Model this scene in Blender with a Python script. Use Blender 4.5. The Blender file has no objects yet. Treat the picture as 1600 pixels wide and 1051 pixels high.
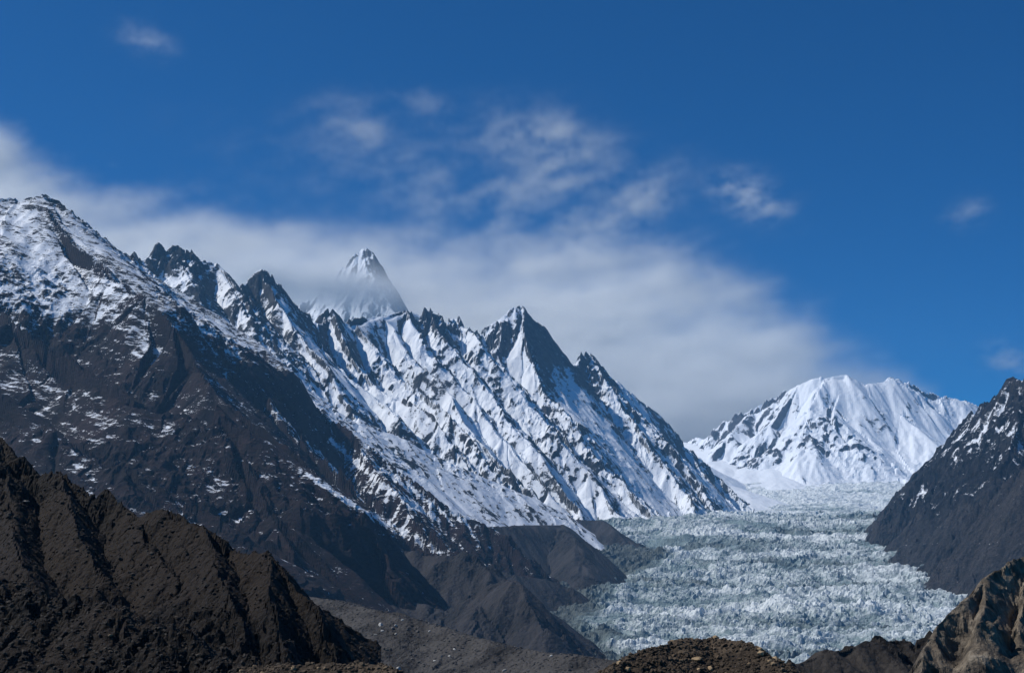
import bpy, math, time
import numpy as np
from mathutils import Vector

T0 = time.time()
Q = 0.92                       # mesh density
F, CX, CY = 2198.0, 800.0, 525.5
PITCH = math.atan((870 - CY) / F)
CAMZ = 1.7
S = bpy.context.scene
COL = S.collection

# ------------------------------------------------------------------ camera
cd = bpy.data.cameras.new('camera'); cam = bpy.data.objects.new('camera', cd); COL.objects.link(cam)
cam.location = (0, 0, CAMZ)
cam.rotation_euler = (math.pi / 2 + PITCH, 0, 0)
cd.sensor_width = 36.0; cd.lens = 36.0 * F / 1600.0
cd.clip_start = 0.5; cd.clip_end = 90000
S.camera = cam

# ------------------------------------------------------------------ light
SUN_EL, SUN_AZ = math.radians(50), math.radians(-88)      # azimuth from +Y, positive to +X
w = bpy.data.worlds.new('World'); S.world = w; w.use_nodes = True
nt = w.node_tree; nt.nodes.clear()
sky = nt.nodes.new('ShaderNodeTexSky'); sky.sky_type = 'NISHITA'; sky.sun_disc = False
sky.sun_elevation = SUN_EL; sky.sun_rotation = SUN_AZ
sky.altitude = 4200; sky.air_density = 1.0; sky.dust_density = 0.15; sky.ozone_density = 4.0
bg = nt.nodes.new('ShaderNodeBackground'); bg.inputs['Strength'].default_value = 0.06
out = nt.nodes.new('ShaderNodeOutputWorld')
tint = nt.nodes.new('ShaderNodeMix'); tint.data_type = 'RGBA'; tint.blend_type = 'MULTIPLY'
tint.inputs[0].default_value = 1.0; tint.inputs[7].default_value = (.07, .93, 1.62, 1)
nt.links.new(sky.outputs[0], tint.inputs[6]); nt.links.new(tint.outputs[2], bg.inputs[0]); nt.links.new(bg.outputs[0], out.inputs[0])
sd = bpy.data.lights.new('sun', 'SUN'); so = bpy.data.objects.new('sun', sd); COL.objects.link(so)
sd.energy = 5.0; sd.angle = math.radians(0.5); sd.color = (1.0, 0.965, 0.91)
sv = Vector((math.sin(SUN_AZ) * math.cos(SUN_EL), math.cos(SUN_AZ) * math.cos(SUN_EL), math.sin(SUN_EL)))
so.rotation_euler = sv.to_track_quat('Z', 'Y').to_euler()
SUNV = np.array(sv)
S.view_settings.view_transform = 'Standard'; S.view_settings.look = 'None'
S.view_settings.exposure = -0.25; S.view_settings.gamma = 1.0
S.view_settings.use_curve_mapping = False
S.cycles.use_denoising = True
S.cycles.max_bounces = 8; S.cycles.diffuse_bounces = 2; S.cycles.volume_bounces = 6
S.cycles.volume_step_rate = 1.0; S.cycles.volume_max_steps = 128
S.cycles.use_adaptive_sampling = True; S.cycles.adaptive_threshold = 0.015

# ------------------------------------------------------------------ mapping
def P(px, py, d):
    u = (px - CX) / F; v = (CY - py) / F
    c, s = math.cos(PITCH), math.sin(PITCH)
    Y = c - v * s; Z = s + v * c
    k = d / Y
    return (u * k, d, CAMZ + Z * k)
def PX(px, d):                                     # world x of a picture column near the horizon
    return (px - CX) / F * d / math.cos(PITCH)

# ------------------------------------------------------------------ noise
f32 = np.float32
def _hash(ix, iy, seed):
    h = (ix.astype(np.int64) * 374761393 + iy.astype(np.int64) * 668265263 + seed * 2147483647) & 0xffffffff
    h = ((h ^ (h >> 13)) * 1274126177) & 0xffffffff
    h = ((h ^ (h >> 16)) * 2246822519) & 0xffffffff
    return h ^ (h >> 15)
_ang = np.linspace(0, 2 * np.pi, 256, endpoint=False)
_GX, _GY = np.cos(_ang).astype(f32), np.sin(_ang).astype(f32)
def perlin(x, y, seed=0):
    xf = np.floor(x); yf = np.floor(y)
    ix = xf.astype(np.int64); iy = yf.astype(np.int64)
    fx = (x - xf).astype(f32); fy = (y - yf).astype(f32)
    u = fx * fx * fx * (fx * (fx * 6 - 15) + 10); v = fy * fy * fy * (fy * (fy * 6 - 15) + 10)
    def g(dx, dy):
        h = (_hash(ix + dx, iy + dy, seed) & 255).astype(np.int64)
        return _GX[h] * (fx - dx) + _GY[h] * (fy - dy)
    a, b, c, d = g(0, 0), g(1, 0), g(0, 1), g(1, 1)
    return ((a + (b - a) * u) * (1 - v) + (c + (d - c) * u) * v) * f32(1.5)
def fbm(x, y, seed=0, o=4, lac=2.03, gain=0.5):
    t = 0; a = 1.0; n = 0
    for i in range(o):
        t = t + a * perlin(x, y, seed + i * 17); n += a
        x = x * lac + 13.7; y = y * lac - 7.1; a *= gain
    return t / n
def ridged(x, y, seed=0, o=4, lac=2.07, gain=0.5):
    t = 0; a = 1.0; n = 0; wgt = 1.0
    for i in range(o):
        r = 1 - np.abs(perlin(x, y, seed + i * 31)); r = r * r * wgt
        t = t + a * r; n += a; wgt = np.clip(r * 1.6, 0, 1)
        x = x * lac + 5.2; y = y * lac + 9.4; a *= gain
    return t / n
def worley(x, y, seed=0):
    """F1, F2 and the id of the nearest cell"""
    xf = np.floor(x).astype(np.int64); yf = np.floor(y).astype(np.int64)
    f1 = np.full(x.shape, 9, f32); f2 = np.full(x.shape, 9, f32); cid = np.zeros(x.shape, np.int64)
    for i in (-1, 0, 1):
        for j in (-1, 0, 1):
            h = _hash(xf + i, yf + j, seed)
            qx = (xf + i + (h & 1023) / 1023.0 - x); qy = (yf + j + ((h >> 10) & 1023) / 1023.0 - y)
            d = np.sqrt(qx * qx + qy * qy).astype(f32)
            nearer = d < f1
            f2 = np.where(nearer, f1, np.minimum(f2, d)); cid = np.where(nearer, h, cid); f1 = np.where(nearer, d, f1)
    return f1, f2, ((cid >> 20) & 1023) / 1023.0
def perlin3(x, y, z, seed=0):
    zf = np.floor(z); iz = zf.astype(np.int64); fz = (z - zf).astype(f32)
    xf = np.floor(x); yf = np.floor(y); ix = xf.astype(np.int64); iy = yf.astype(np.int64)
    fx = (x - xf).astype(f32); fy = (y - yf).astype(f32)
    q = lambda t: t * t * t * (t * (t * 6 - 15) + 10)
    u, v, w_ = q(fx), q(fy), q(fz)
    def g(dx, dy, dz):
        h = _hash(ix + dx + (iz + dz) * 57, iy + dy + (iz + dz) * 113, seed)
        return (((h & 255) / 127.5 - 1) * (fx - dx) + (((h >> 8) & 255) / 127.5 - 1) * (fy - dy) + (((h >> 16) & 255) / 127.5 - 1) * (fz - dz)).astype(f32)
    def pl(dz):
        a, b, c, d = g(0, 0, dz), g(1, 0, dz), g(0, 1, dz), g(1, 1, dz)
        return (a + (b - a) * u) * (1 - v) + (c + (d - c) * u) * v
    a = pl(0); return (a + (pl(1) - a) * w_) * f32(1.2)
def fbm3(x, y, z, seed=0, o=4, gain=.5):
    t = 0; a = 1.0; n = 0
    for i in range(o):
        t = t + a * perlin3(x, y, z, seed + i * 17); n += a
        x = x * 2.03 + 3.7; y = y * 2.03 - 7.1; z = z * 2.03 + 1.3; a *= gain
    return t / n
def sst(a, b, x):
    t = np.clip((x - a) / (b - a), 0, 1); return t * t * (3 - 2 * t)

def facets(x, y, seed=0):
    """broken planes: every cell of a jittered grid carries its own tilted plane, about -1..1"""
    xf = np.floor(x).astype(np.int64); yf = np.floor(y).astype(np.int64)
    f1 = np.full(x.shape, 9, f32); val = np.zeros(x.shape, f32)
    for i in (-1, 0, 1):
        for j in (-1, 0, 1):
            h = _hash(xf + i, yf + j, seed)
            dx = (x - (xf + i + (h & 1023) / 1023.0)).astype(f32); dy = (y - (yf + j + ((h >> 10) & 1023) / 1023.0)).astype(f32)
            d = dx * dx + dy * dy; near = d < f1
            g = (h >> 20) & 255
            val = np.where(near, _GX[g] * dx * 1.3 + _GY[g] * dy * 1.3 + (((h >> 5) & 255) / 127.5 - 1) * .35, val); f1 = np.where(near, d, f1)
    return val
def streaks(X, Y, gx, gy, wl, seed):
    m = np.sqrt(gx * gx + gy * gy) + 1e-5
    a, _ = gullies(X / wl, Y / wl, -gy / m, gx / m, seed); b, _ = gullies(X / wl * 2.1, Y / wl * 2.1, -gy / m, gx / m, seed + 3)
    return .6 * a + .5 * b
def gullies(x, y, sx, sy, seed):
    """stripes running down the slope: sx, sy is the unit vector ACROSS the slope"""
    xf = np.floor(x).astype(np.int64); yf = np.floor(y).astype(np.int64)
    hs = np.zeros(x.shape, f32); dc = np.zeros(x.shape, f32); ws = np.zeros(x.shape, f32) + 1e-4
    for i in (-1, 0, 1):
        for j in (-1, 0, 1):
            h = _hash(xf + i, yf + j, seed)
            vx = (x - (xf + i + 0.5 + ((h & 1023) / 1023.0 - .5) * .8)).astype(f32)
            vy = (y - (yf + j + 0.5 + (((h >> 10) & 1023) / 1023.0 - .5) * .8)).astype(f32)
            d2 = vx * vx + vy * vy
            ww = np.maximum(np.exp(-d2 * 2.2) - 0.02, 0)
            ph = (vx * sx + vy * sy) * f32(5.6)
            hs += ww * np.cos(ph); dc -= ww * np.sin(ph) * f32(5.6); ws += ww
    return hs / ws, dc / ws

# ------------------------------------------------------------------ terrain builder
def cones(X, Y, ridges):
    """height = the highest of the flanks falling away from every ridge line. ridge: dict(pts, k, f, L)"""
    Z = np.full(X.shape, -1e9, f32); WHO = np.zeros(X.shape, np.int8)
    for n, r in enumerate(ridges):
        pts = [P(*p) for p in r['pts']]
        k, kf, L = r.get('k', 1.0), r.get('f', .62), r.get('L', 180.0)
        for a, b in zip(pts[:-1], pts[1:]):
            ax, ay, az = a; bx, by, bz = b
            ex, ey = bx - ax, by - ay; l2 = ex * ex + ey * ey + 1e-6
            t = np.clip(((X - ax) * ex + (Y - ay) * ey) / l2, 0, 1)
            dd = np.sqrt((X - ax - t * ex) ** 2 + (Y - ay - t * ey) ** 2)
            rr = r.get('r', a[1] * .0018); dd = np.sqrt(dd * dd + rr * rr) - rr
            fall = kf * k * dd + (1 - kf) * k * L * (1 - np.exp(-dd / L))
            if 'cut' in r: fall = fall + np.maximum(dd - r['cut'], 0) * .8
            zz = az + t * (bz - az) - fall
            WHO[...] = np.where(zz > Z, n, WHO); Z = np.maximum(Z, zz)
    return Z, WHO

def grid(px0, px1, d0, d1, step, rstep=None):
    """a fan of ground positions seen between two picture columns and two distances; step in pixels of the 1024 frame"""
    a0 = math.atan((px0 - CX) / F); a1 = math.atan((px1 - CX) / F)
    st = step * 1.5625 / F / Q
    nt_ = int((a1 - a0) / st) + 1; rs = (rstep or step) * 1.5625 / F / Q
    nr = int(math.log(d1 / d0) / rs) + 1
    th = np.linspace(a0, a1, nt_); r = d0 * np.exp(np.linspace(0, math.log(d1 / d0), nr))
    TH, R = np.meshgrid(th, r)
    return TH, R, (np.sin(TH) * R), (np.cos(TH) * R)

def polar_grad(Z, TH, R):
    dr = np.gradient(Z, axis=0) / np.gradient(R, axis=0)
    dt = np.gradient(Z, axis=1) / (np.gradient(TH, axis=1) * R)
    s, c = np.sin(TH), np.cos(TH)
    return (dr * s + dt * c).astype(f32), (dr * c - dt * s).astype(f32)

def erode(Z, TH, R, X, Y, octs, seed):
    gx, gy = polar_grad(Z, TH, R)
    tot = np.zeros(Z.shape, f32)
    for i, (wl, amp) in enumerate(octs):
        m = np.sqrt(gx * gx + gy * gy) + 1e-5
        sx, sy = -gy / m, gx / m
        h, dc = gullies(X / wl, Y / wl, sx, sy, seed + i * 7)
        a = amp * sst(0.08, 0.5, m)
        Z = Z + a * h; tot = tot + a * h / amp * (0.6 ** i)
        gx = gx + a * dc * sx / wl; gy = gy + a * dc * sy / wl
    return Z.astype(f32), tot

def build_mesh(name, X, Y, Z, mat, attrs=None, keep=None, label=None, kind='structure', smooth=False):
    nr, nc = X.shape
    idx = np.arange(nr * nc).reshape(nr, nc)
    q = np.stack([idx[:-1, :-1], idx[:-1, 1:], idx[1:, 1:], idx[1:, :-1]], -1)
    if keep is not None:
        kq = keep[:-1, :-1] | keep[1:, :-1] | keep[:-1, 1:] | keep[1:, 1:]
        q = q[kq]
    q = q.reshape(-1, 4)
    used = np.zeros(nr * nc, bool); used[q.ravel()] = True
    remap = np.cumsum(used) - 1
    q = remap[q]
    co = np.stack([X.ravel()[used], Y.ravel()[used], Z.ravel()[used]], -1).astype(f32)
    me = bpy.data.meshes.new(name)
    me.vertices.add(len(co)); me.vertices.foreach_set('co', co.ravel())
    me.loops.add(q.size); me.loops.foreach_set('vertex_index', q.ravel().astype(np.int32))
    me.polygons.add(len(q)); me.polygons.foreach_set('loop_start', (np.arange(len(q)) * 4).astype(np.int32))
    me.polygons.foreach_set('use_smooth', np.full(len(q), smooth))
    me.update(calc_edges=True)
    for k, v in (attrs or {}).items():
        at = me.attributes.new(k, 'FLOAT', 'POINT'); at.data.foreach_set('value', v.ravel()[used].astype(f32))
    me.materials.append(mat)
    ob = bpy.data.objects.new(name, me); COL.objects.link(ob)
    if kind: ob['kind'] = kind
    if label: ob['label'] = label
    print('%-18s %8d quads  %5.1fs' % (name, len(q), time.time() - T0))
    return ob

def visible(Z, R, margin):
    el = (Z - CAMZ) / R
    run = np.maximum.accumulate(el, axis=0)
    return el > run - margin

# ------------------------------------------------------------------ materials
class NT:
    def __init__(s, name):
        s.m = bpy.data.materials.new(name); s.m.use_nodes = True; s.t = s.m.node_tree; s.t.nodes.clear()
        s.out = s.t.nodes.new('ShaderNodeOutputMaterial'); s.b = s.t.nodes.new('ShaderNodeBsdfPrincipled')
        s.t.links.new(s.b.outputs[0], s.out.inputs[0]); s.geo = s.t.nodes.new('ShaderNodeNewGeometry')
        s.b.inputs['Roughness'].default_value = .85; s.b.inputs['Specular IOR Level'].default_value = .25
    def n(s, typ, **kw):
        x = s.t.nodes.new(typ)
        for k, v in kw.items(): setattr(x, k, v)
        return x
    def set(s, sock, v):
        if isinstance(v, (int, float)): sock.default_value = v
        elif isinstance(v, tuple): sock.default_value = v if len(v) == len(sock.default_value) else v + (1,)
        else: s.t.links.new(v, sock)
    def math(s, op, a, b=0.0, c=None, clamp=False):
        x = s.n('ShaderNodeMath', operation=op, use_clamp=clamp)
        s.set(x.inputs[0], a); s.set(x.inputs[1], b)
        if c is not None: s.set(x.inputs[2], c)
        return x.outputs[0]
    def attr(s, name):
        return s.n('ShaderNodeAttribute', attribute_name=name).outputs['Fac']
    def pos(s, scale=(1, 1, 1), rot=(0, 0, 0)):
        x = s.n('ShaderNodeMapping'); s.t.links.new(s.geo.outputs['Position'], x.inputs[0])
        x.inputs['Scale'].default_value = scale; x.inputs['Rotation'].default_value = rot
        return x.outputs[0]
    def noise(s, wl, detail=5, rough=.6, vec=None, dist=0.0):
        x = s.n('ShaderNodeTexNoise'); s.set(x.inputs['Vector'], vec if vec is not None else s.geo.outputs['Position'])
        x.inputs['Scale'].default_value = 1.0 / wl; x.inputs['Detail'].default_value = detail
        x.inputs['Roughness'].default_value = rough; x.inputs['Distortion'].default_value = dist
        return x.outputs['Fac']
    def ramp(s, fac, stops):
        x = s.n('ShaderNodeValToRGB'); e = x.color_ramp.elements
        while len(e) > 1: e.remove(e[0])
        e[0].position = stops[0][0]; e[0].color = stops[0][1] + (1,)
        for p_, c in stops[1:]:
            y = e.new(p_); y.color = c + (1,)
        s.set(x.inputs[0], fac); return x.outputs[0]
    def mix(s, fac, a, b):
        x = s.n('ShaderNodeMix', data_type='RGBA'); s.set(x.inputs[0], fac); s.set(x.inputs[6], a); s.set(x.inputs[7], b)
        return x.outputs[2]
    def maprange(s, v, a, b, c=0.0, d=1.0):
        x = s.n('ShaderNodeMapRange'); s.set(x.inputs[0], v)
        x.inputs[1].default_value = a; x.inputs[2].default_value = b; x.inputs[3].default_value = c; x.inputs[4].default_value = d
        return x.outputs[0]
    def bump(s, h, dist, strength=1.0, normal=None):
        x = s.n('ShaderNodeBump'); s.set(x.inputs['Height'], h); x.inputs['Distance'].default_value = dist
        s.set(x.inputs['Strength'], strength)
        if normal is not None: s.set(x.inputs['Normal'], normal)
        return x.outputs[0]

SNOW = (0.78, 0.83, 0.90)
def mountain_mat(name, dark, mid, light, speck=30.0, bump=8.0, amp=.55, streak=(1, 1, 1), srot=(0, 0, 0), snow=SNOW):
    amp = amp * 1.25
    """rock and snow; the attribute snow (0..1) says how much snow lies there, noise breaks its edge up"""
    m = NT(name)
    v = m.pos(streak, srot)
    n1 = m.noise(speck, 6, .68, v); n2 = m.noise(speck * 7, 4, .6); n3 = m.noise(speck * .3, 4, .65, v)
    sn = m.math('MULTIPLY_ADD', m.math('SUBTRACT', n1, .5), amp * 2.4, m.attr('snow'))
    sn = m.math('MULTIPLY_ADD', m.math('SUBTRACT', n3, .5), amp * .9, sn)
    sf = m.maprange(sn, .42, .58)
    rock = m.ramp(m.math('MULTIPLY_ADD', m.math('SUBTRACT', n1, .5), 1.6, n2), [(.32, dark), (.5, mid), (.74, light)])
    rock = m.mix(m.attr('scree'), rock, m.mix(m.maprange(n3, .35, .65), tuple(c * .9 for c in mid), tuple(c * 1.25 for c in light)))
    rock = m.mix(m.maprange(m.noise(speck * 14, 5, .65, v), .45, .62, 0, .55), rock, dark)
    m.set(m.b.inputs['Base Color'], m.mix(sf, rock, snow))
    m.set(m.b.inputs['Roughness'], m.maprange(sf, 0, 1, .9, .6))
    h = m.math('ADD', m.math('MULTIPLY', n1, bump), m.math('MULTIPLY', n3, bump * .45))
    h = m.math('MULTIPLY', h, m.maprange(sf, 0, 1, 1, .45))
    h = m.math('ADD', h, m.math('MULTIPLY', sf, bump * .12))
    m.set(m.b.inputs['Normal'], m.bump(h, 1.0, .9))
    return m.m

# ------------------------------------------------------------------ mountains
_D = np.array([1200, 1900, 2500, 3200, 3600, 4000, 4500, 5000, 5500, 6100, 6300, 6800, 7400, 8000, 9000, 12000.])
_PY = np.array([1200, 1050, 986, 925, 892, 860, 828, 810, 805.5, 802, 799, 783, 757, 738, 700, 640.])
_ZG = np.array([P(1200, p, d)[2] for p, d in zip(_PY, _D)])
def z_ice(X, Y): return np.interp(Y, _D, _ZG).astype(f32)

def mountain(name, label, box, ridges, octs, seed, mat, snowf, step=1.3, rstep=None, crag=(60, .12), floor=None,
             warp=(260, 14), margin=.012, post=None, rougher=None, lump=None):
    px0, px1, d0, d1 = box
    TH, R, X, Y = grid(px0, px1, d0, d1, step, rstep)
    wl, wa = warp
    wx = X + wa * fbm(X / wl, Y / wl, seed + 91, 3); wy = Y + wa * fbm(X / wl + 40, Y / wl, seed + 95, 3)
    Z, who = cones(wx.astype(f32), wy.astype(f32), ridges)
    if floor is not None: Z = np.maximum(Z, floor(X, Y))
    if lump: Z = Z + lump[1] * fbm(X / lump[0], Y / lump[0], seed + 81, 2)
    bgx, bgy = polar_grad(Z, TH, R)
    Z, tot = erode(Z, TH, R, X, Y, octs, seed)
    cw, ca = crag
    patch = sst(-.25, .35, fbm(X / (cw * 6), Y / (cw * 6), seed + 5, 2))
    rg = ridged(X / cw, Y / cw, seed + 60, 5, gain=.55) - .45
    fa = facets(wx / cw * 1.6, wy / cw * 1.6, seed + 33) + .5 * facets(wx / cw * 3.7, wy / cw * 3.7, seed + 37)
    rough = rougher(who, Z, patch) if rougher else patch
    Z = Z + cw * ca * (rg * (.3 + .9 * rough) + .55 * fa * rough)
    stk = streaks(X, Y, bgx, bgy, cw * .5, seed + 44)
    if post: Z = post(X, Y, Z)
    gx, gy = polar_grad(Z, TH, R)
    sl = np.sqrt(gx * gx + gy * gy)
    snow, scree = snowf(X, Y, Z, sl, gx, gy, tot, rg + .5 * fa * rough, patch, who, stk)
    keep = visible(Z, R, margin) & (Z > z_ice(X, Y) - 25 - 60 * (X < -100))
    return build_mesh(name, X, Y, Z, mat, {'snow': snow, 'scree': scree}, keep, label, smooth=name == 'snowfield')

RK_DARK, RK_MID, RK_LIGHT = (.018, .018, .020), (.042, .040, .040), (.09, .085, .08)
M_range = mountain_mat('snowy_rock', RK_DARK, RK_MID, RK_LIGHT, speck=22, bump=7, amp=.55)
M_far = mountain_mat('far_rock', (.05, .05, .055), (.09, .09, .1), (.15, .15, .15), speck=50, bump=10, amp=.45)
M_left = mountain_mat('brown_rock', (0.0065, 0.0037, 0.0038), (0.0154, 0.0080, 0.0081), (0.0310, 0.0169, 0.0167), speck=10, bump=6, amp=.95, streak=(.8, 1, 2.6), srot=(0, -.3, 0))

def z0(X): return np.zeros(X.shape, f32)

# --- far pyramid
def snow_pyr(X, Y, Z, sl, gx, gy, tot, rg, patch, who, stk):
    return .70 - (sl - 1.2) * .3 + .45 * np.clip(gx / (sl + .1), -1, .6) - rg * .35 - .1 * stk + .2 * fbm(X / 80, Y / 80, 3, 3), z0(X)
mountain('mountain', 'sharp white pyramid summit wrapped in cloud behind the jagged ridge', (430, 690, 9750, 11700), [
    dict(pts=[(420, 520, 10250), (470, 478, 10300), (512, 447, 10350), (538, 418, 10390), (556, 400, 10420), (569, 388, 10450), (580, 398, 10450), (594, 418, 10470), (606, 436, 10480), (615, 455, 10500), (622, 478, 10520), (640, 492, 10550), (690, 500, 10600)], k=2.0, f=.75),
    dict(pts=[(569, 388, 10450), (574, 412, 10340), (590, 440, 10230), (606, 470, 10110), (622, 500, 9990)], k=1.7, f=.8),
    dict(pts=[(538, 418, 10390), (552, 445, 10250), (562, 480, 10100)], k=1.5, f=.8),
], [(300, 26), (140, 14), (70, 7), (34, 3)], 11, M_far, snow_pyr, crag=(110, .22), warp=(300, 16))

# --- far massif
def snow_massif(X, Y, Z, sl, gx, gy, tot, rg, patch, who, stk):
    nn = fbm(X / 260, Y / 260, 77, 3)
    return .90 - (sl - 1.05) * .55 + .22 * np.clip(gx / (sl + .1), -1, 1) - tot * .12 - rg * .42 - .12 * stk + .42 * nn - .26 * sst(300, 450, Z) * sst(2000, 1500, X) + .10 * sst(1900, 2300, X) + .36 * sst(850, 1100, Z), z0(X)
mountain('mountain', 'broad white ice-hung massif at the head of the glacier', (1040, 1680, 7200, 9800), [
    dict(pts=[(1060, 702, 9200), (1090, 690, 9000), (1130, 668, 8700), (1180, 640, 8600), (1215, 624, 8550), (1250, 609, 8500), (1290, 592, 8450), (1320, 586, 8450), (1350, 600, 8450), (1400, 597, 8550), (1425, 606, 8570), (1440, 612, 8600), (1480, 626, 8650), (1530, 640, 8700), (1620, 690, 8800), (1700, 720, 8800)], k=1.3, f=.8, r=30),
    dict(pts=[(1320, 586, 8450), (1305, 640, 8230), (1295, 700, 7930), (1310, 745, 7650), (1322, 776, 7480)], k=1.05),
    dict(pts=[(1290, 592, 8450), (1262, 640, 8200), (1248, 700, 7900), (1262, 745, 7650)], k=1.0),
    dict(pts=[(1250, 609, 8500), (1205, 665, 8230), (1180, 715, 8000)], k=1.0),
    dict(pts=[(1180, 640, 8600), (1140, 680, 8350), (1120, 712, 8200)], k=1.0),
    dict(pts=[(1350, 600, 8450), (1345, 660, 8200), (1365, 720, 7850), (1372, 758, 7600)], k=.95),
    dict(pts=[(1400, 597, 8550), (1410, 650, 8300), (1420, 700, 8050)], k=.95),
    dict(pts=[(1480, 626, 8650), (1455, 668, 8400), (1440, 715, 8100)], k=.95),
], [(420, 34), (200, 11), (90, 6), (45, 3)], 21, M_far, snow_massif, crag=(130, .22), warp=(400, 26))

# --- snowfields sweeping from the far massif down to the icefall
def snow_basin(X, Y, Z, sl, gx, gy, tot, rg, patch, who, stk):
    return 1.05 - sl * .3 - rg * .18 + .1 * fbm(X / 90, Y / 90, 15, 3), z0(X)
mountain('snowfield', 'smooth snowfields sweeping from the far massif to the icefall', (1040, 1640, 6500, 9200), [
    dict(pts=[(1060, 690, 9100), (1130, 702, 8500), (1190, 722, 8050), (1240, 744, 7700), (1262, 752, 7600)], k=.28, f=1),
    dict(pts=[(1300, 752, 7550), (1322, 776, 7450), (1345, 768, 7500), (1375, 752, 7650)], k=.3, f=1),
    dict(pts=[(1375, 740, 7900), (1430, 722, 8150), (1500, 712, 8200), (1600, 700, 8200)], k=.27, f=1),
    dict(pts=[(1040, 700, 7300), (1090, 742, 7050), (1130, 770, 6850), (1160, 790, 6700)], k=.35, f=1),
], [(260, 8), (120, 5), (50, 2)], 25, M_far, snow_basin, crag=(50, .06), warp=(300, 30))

# --- jagged snowy range
def snow_range(X, Y, Z, sl, gx, gy, tot, rg, patch, who, stk):
    nn = fbm(X / 170, Y / 170, 78, 4)
    sunward = np.clip((gx * .8 - gy * .1) / (sl + .1), -1, 1)                    # more snow on left-facing sides: bright and dark flanks painted into the cover
    left = sst(-420, -900, X)                                 # the two dark summits at the near end
    v = .80 - (sl - 1.0) * .42 - tot * .13 - rg * .5 + .36 * nn + .36 * sunward - .06 * stk + .20 - .34 * left * sst(480, 780, Z)
    for q, rad, am in ((P(822, 520, 5900), 150, .27), (P(850, 560, 5900), 140, .22), (P(925, 585, 6200), 110, .2), (P(665, 500, 5450), 80, .2)):
        v = v - am * np.exp(-(((X - q[0]) / rad) ** 2 + ((Z - q[2]) / rad) ** 2 + ((Y - q[1]) / 420) ** 2)) * (.6 + 1.2 * np.clip(.5 - rg + .8 * nn, 0, 1))
    return v, z0(X)
skyline = [(180, 420, 4250), (205, 404, 4260), (225, 412, 4280), (238, 402, 4320), (250, 390, 4350), (268, 385, 4380), (290, 386, 4400), (312, 398, 4430), (330, 404, 4450), (350, 424, 4480), (372, 447, 4520), (385, 440, 4600), (398, 433, 4630), (411, 430, 4650), (424, 442, 4680), (436, 456, 4700), (448, 476, 4750), (462, 488, 4800), (480, 499, 4850), (496, 509, 4950), (504, 492, 5000), (515, 484, 5020), (530, 494, 5060), (545, 501, 5100), (572, 506, 5200), (600, 508, 5300), (628, 494, 5400), (648, 497, 5450), (656, 487, 5480), (666, 482, 5500), (680, 486, 5530), (692, 498, 5560), (704, 494, 5620), (714, 493, 5650), (726, 506, 5680), (742, 523, 5750), (756, 527, 5800), (770, 512, 5820), (786, 494, 5850), (796, 479, 5880), (808, 474, 5900), (820, 484, 5920), (838, 496, 5940), (848, 504, 5950), (862, 528, 6000), (876, 552, 6050), (888, 566, 6100), (900, 556, 6200), (915, 551, 6230), (928, 556, 6250), (944, 574, 6280), (962, 594, 6300), (985, 618, 6350), (1010, 646, 6400), (1035, 668, 6450), (1060, 692, 6500), (1090, 722, 6550), (1115, 744, 6580), (1140, 766, 6600), (1165, 784, 6630), (1190, 800, 6650), (1230, 815, 6700)]
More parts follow.
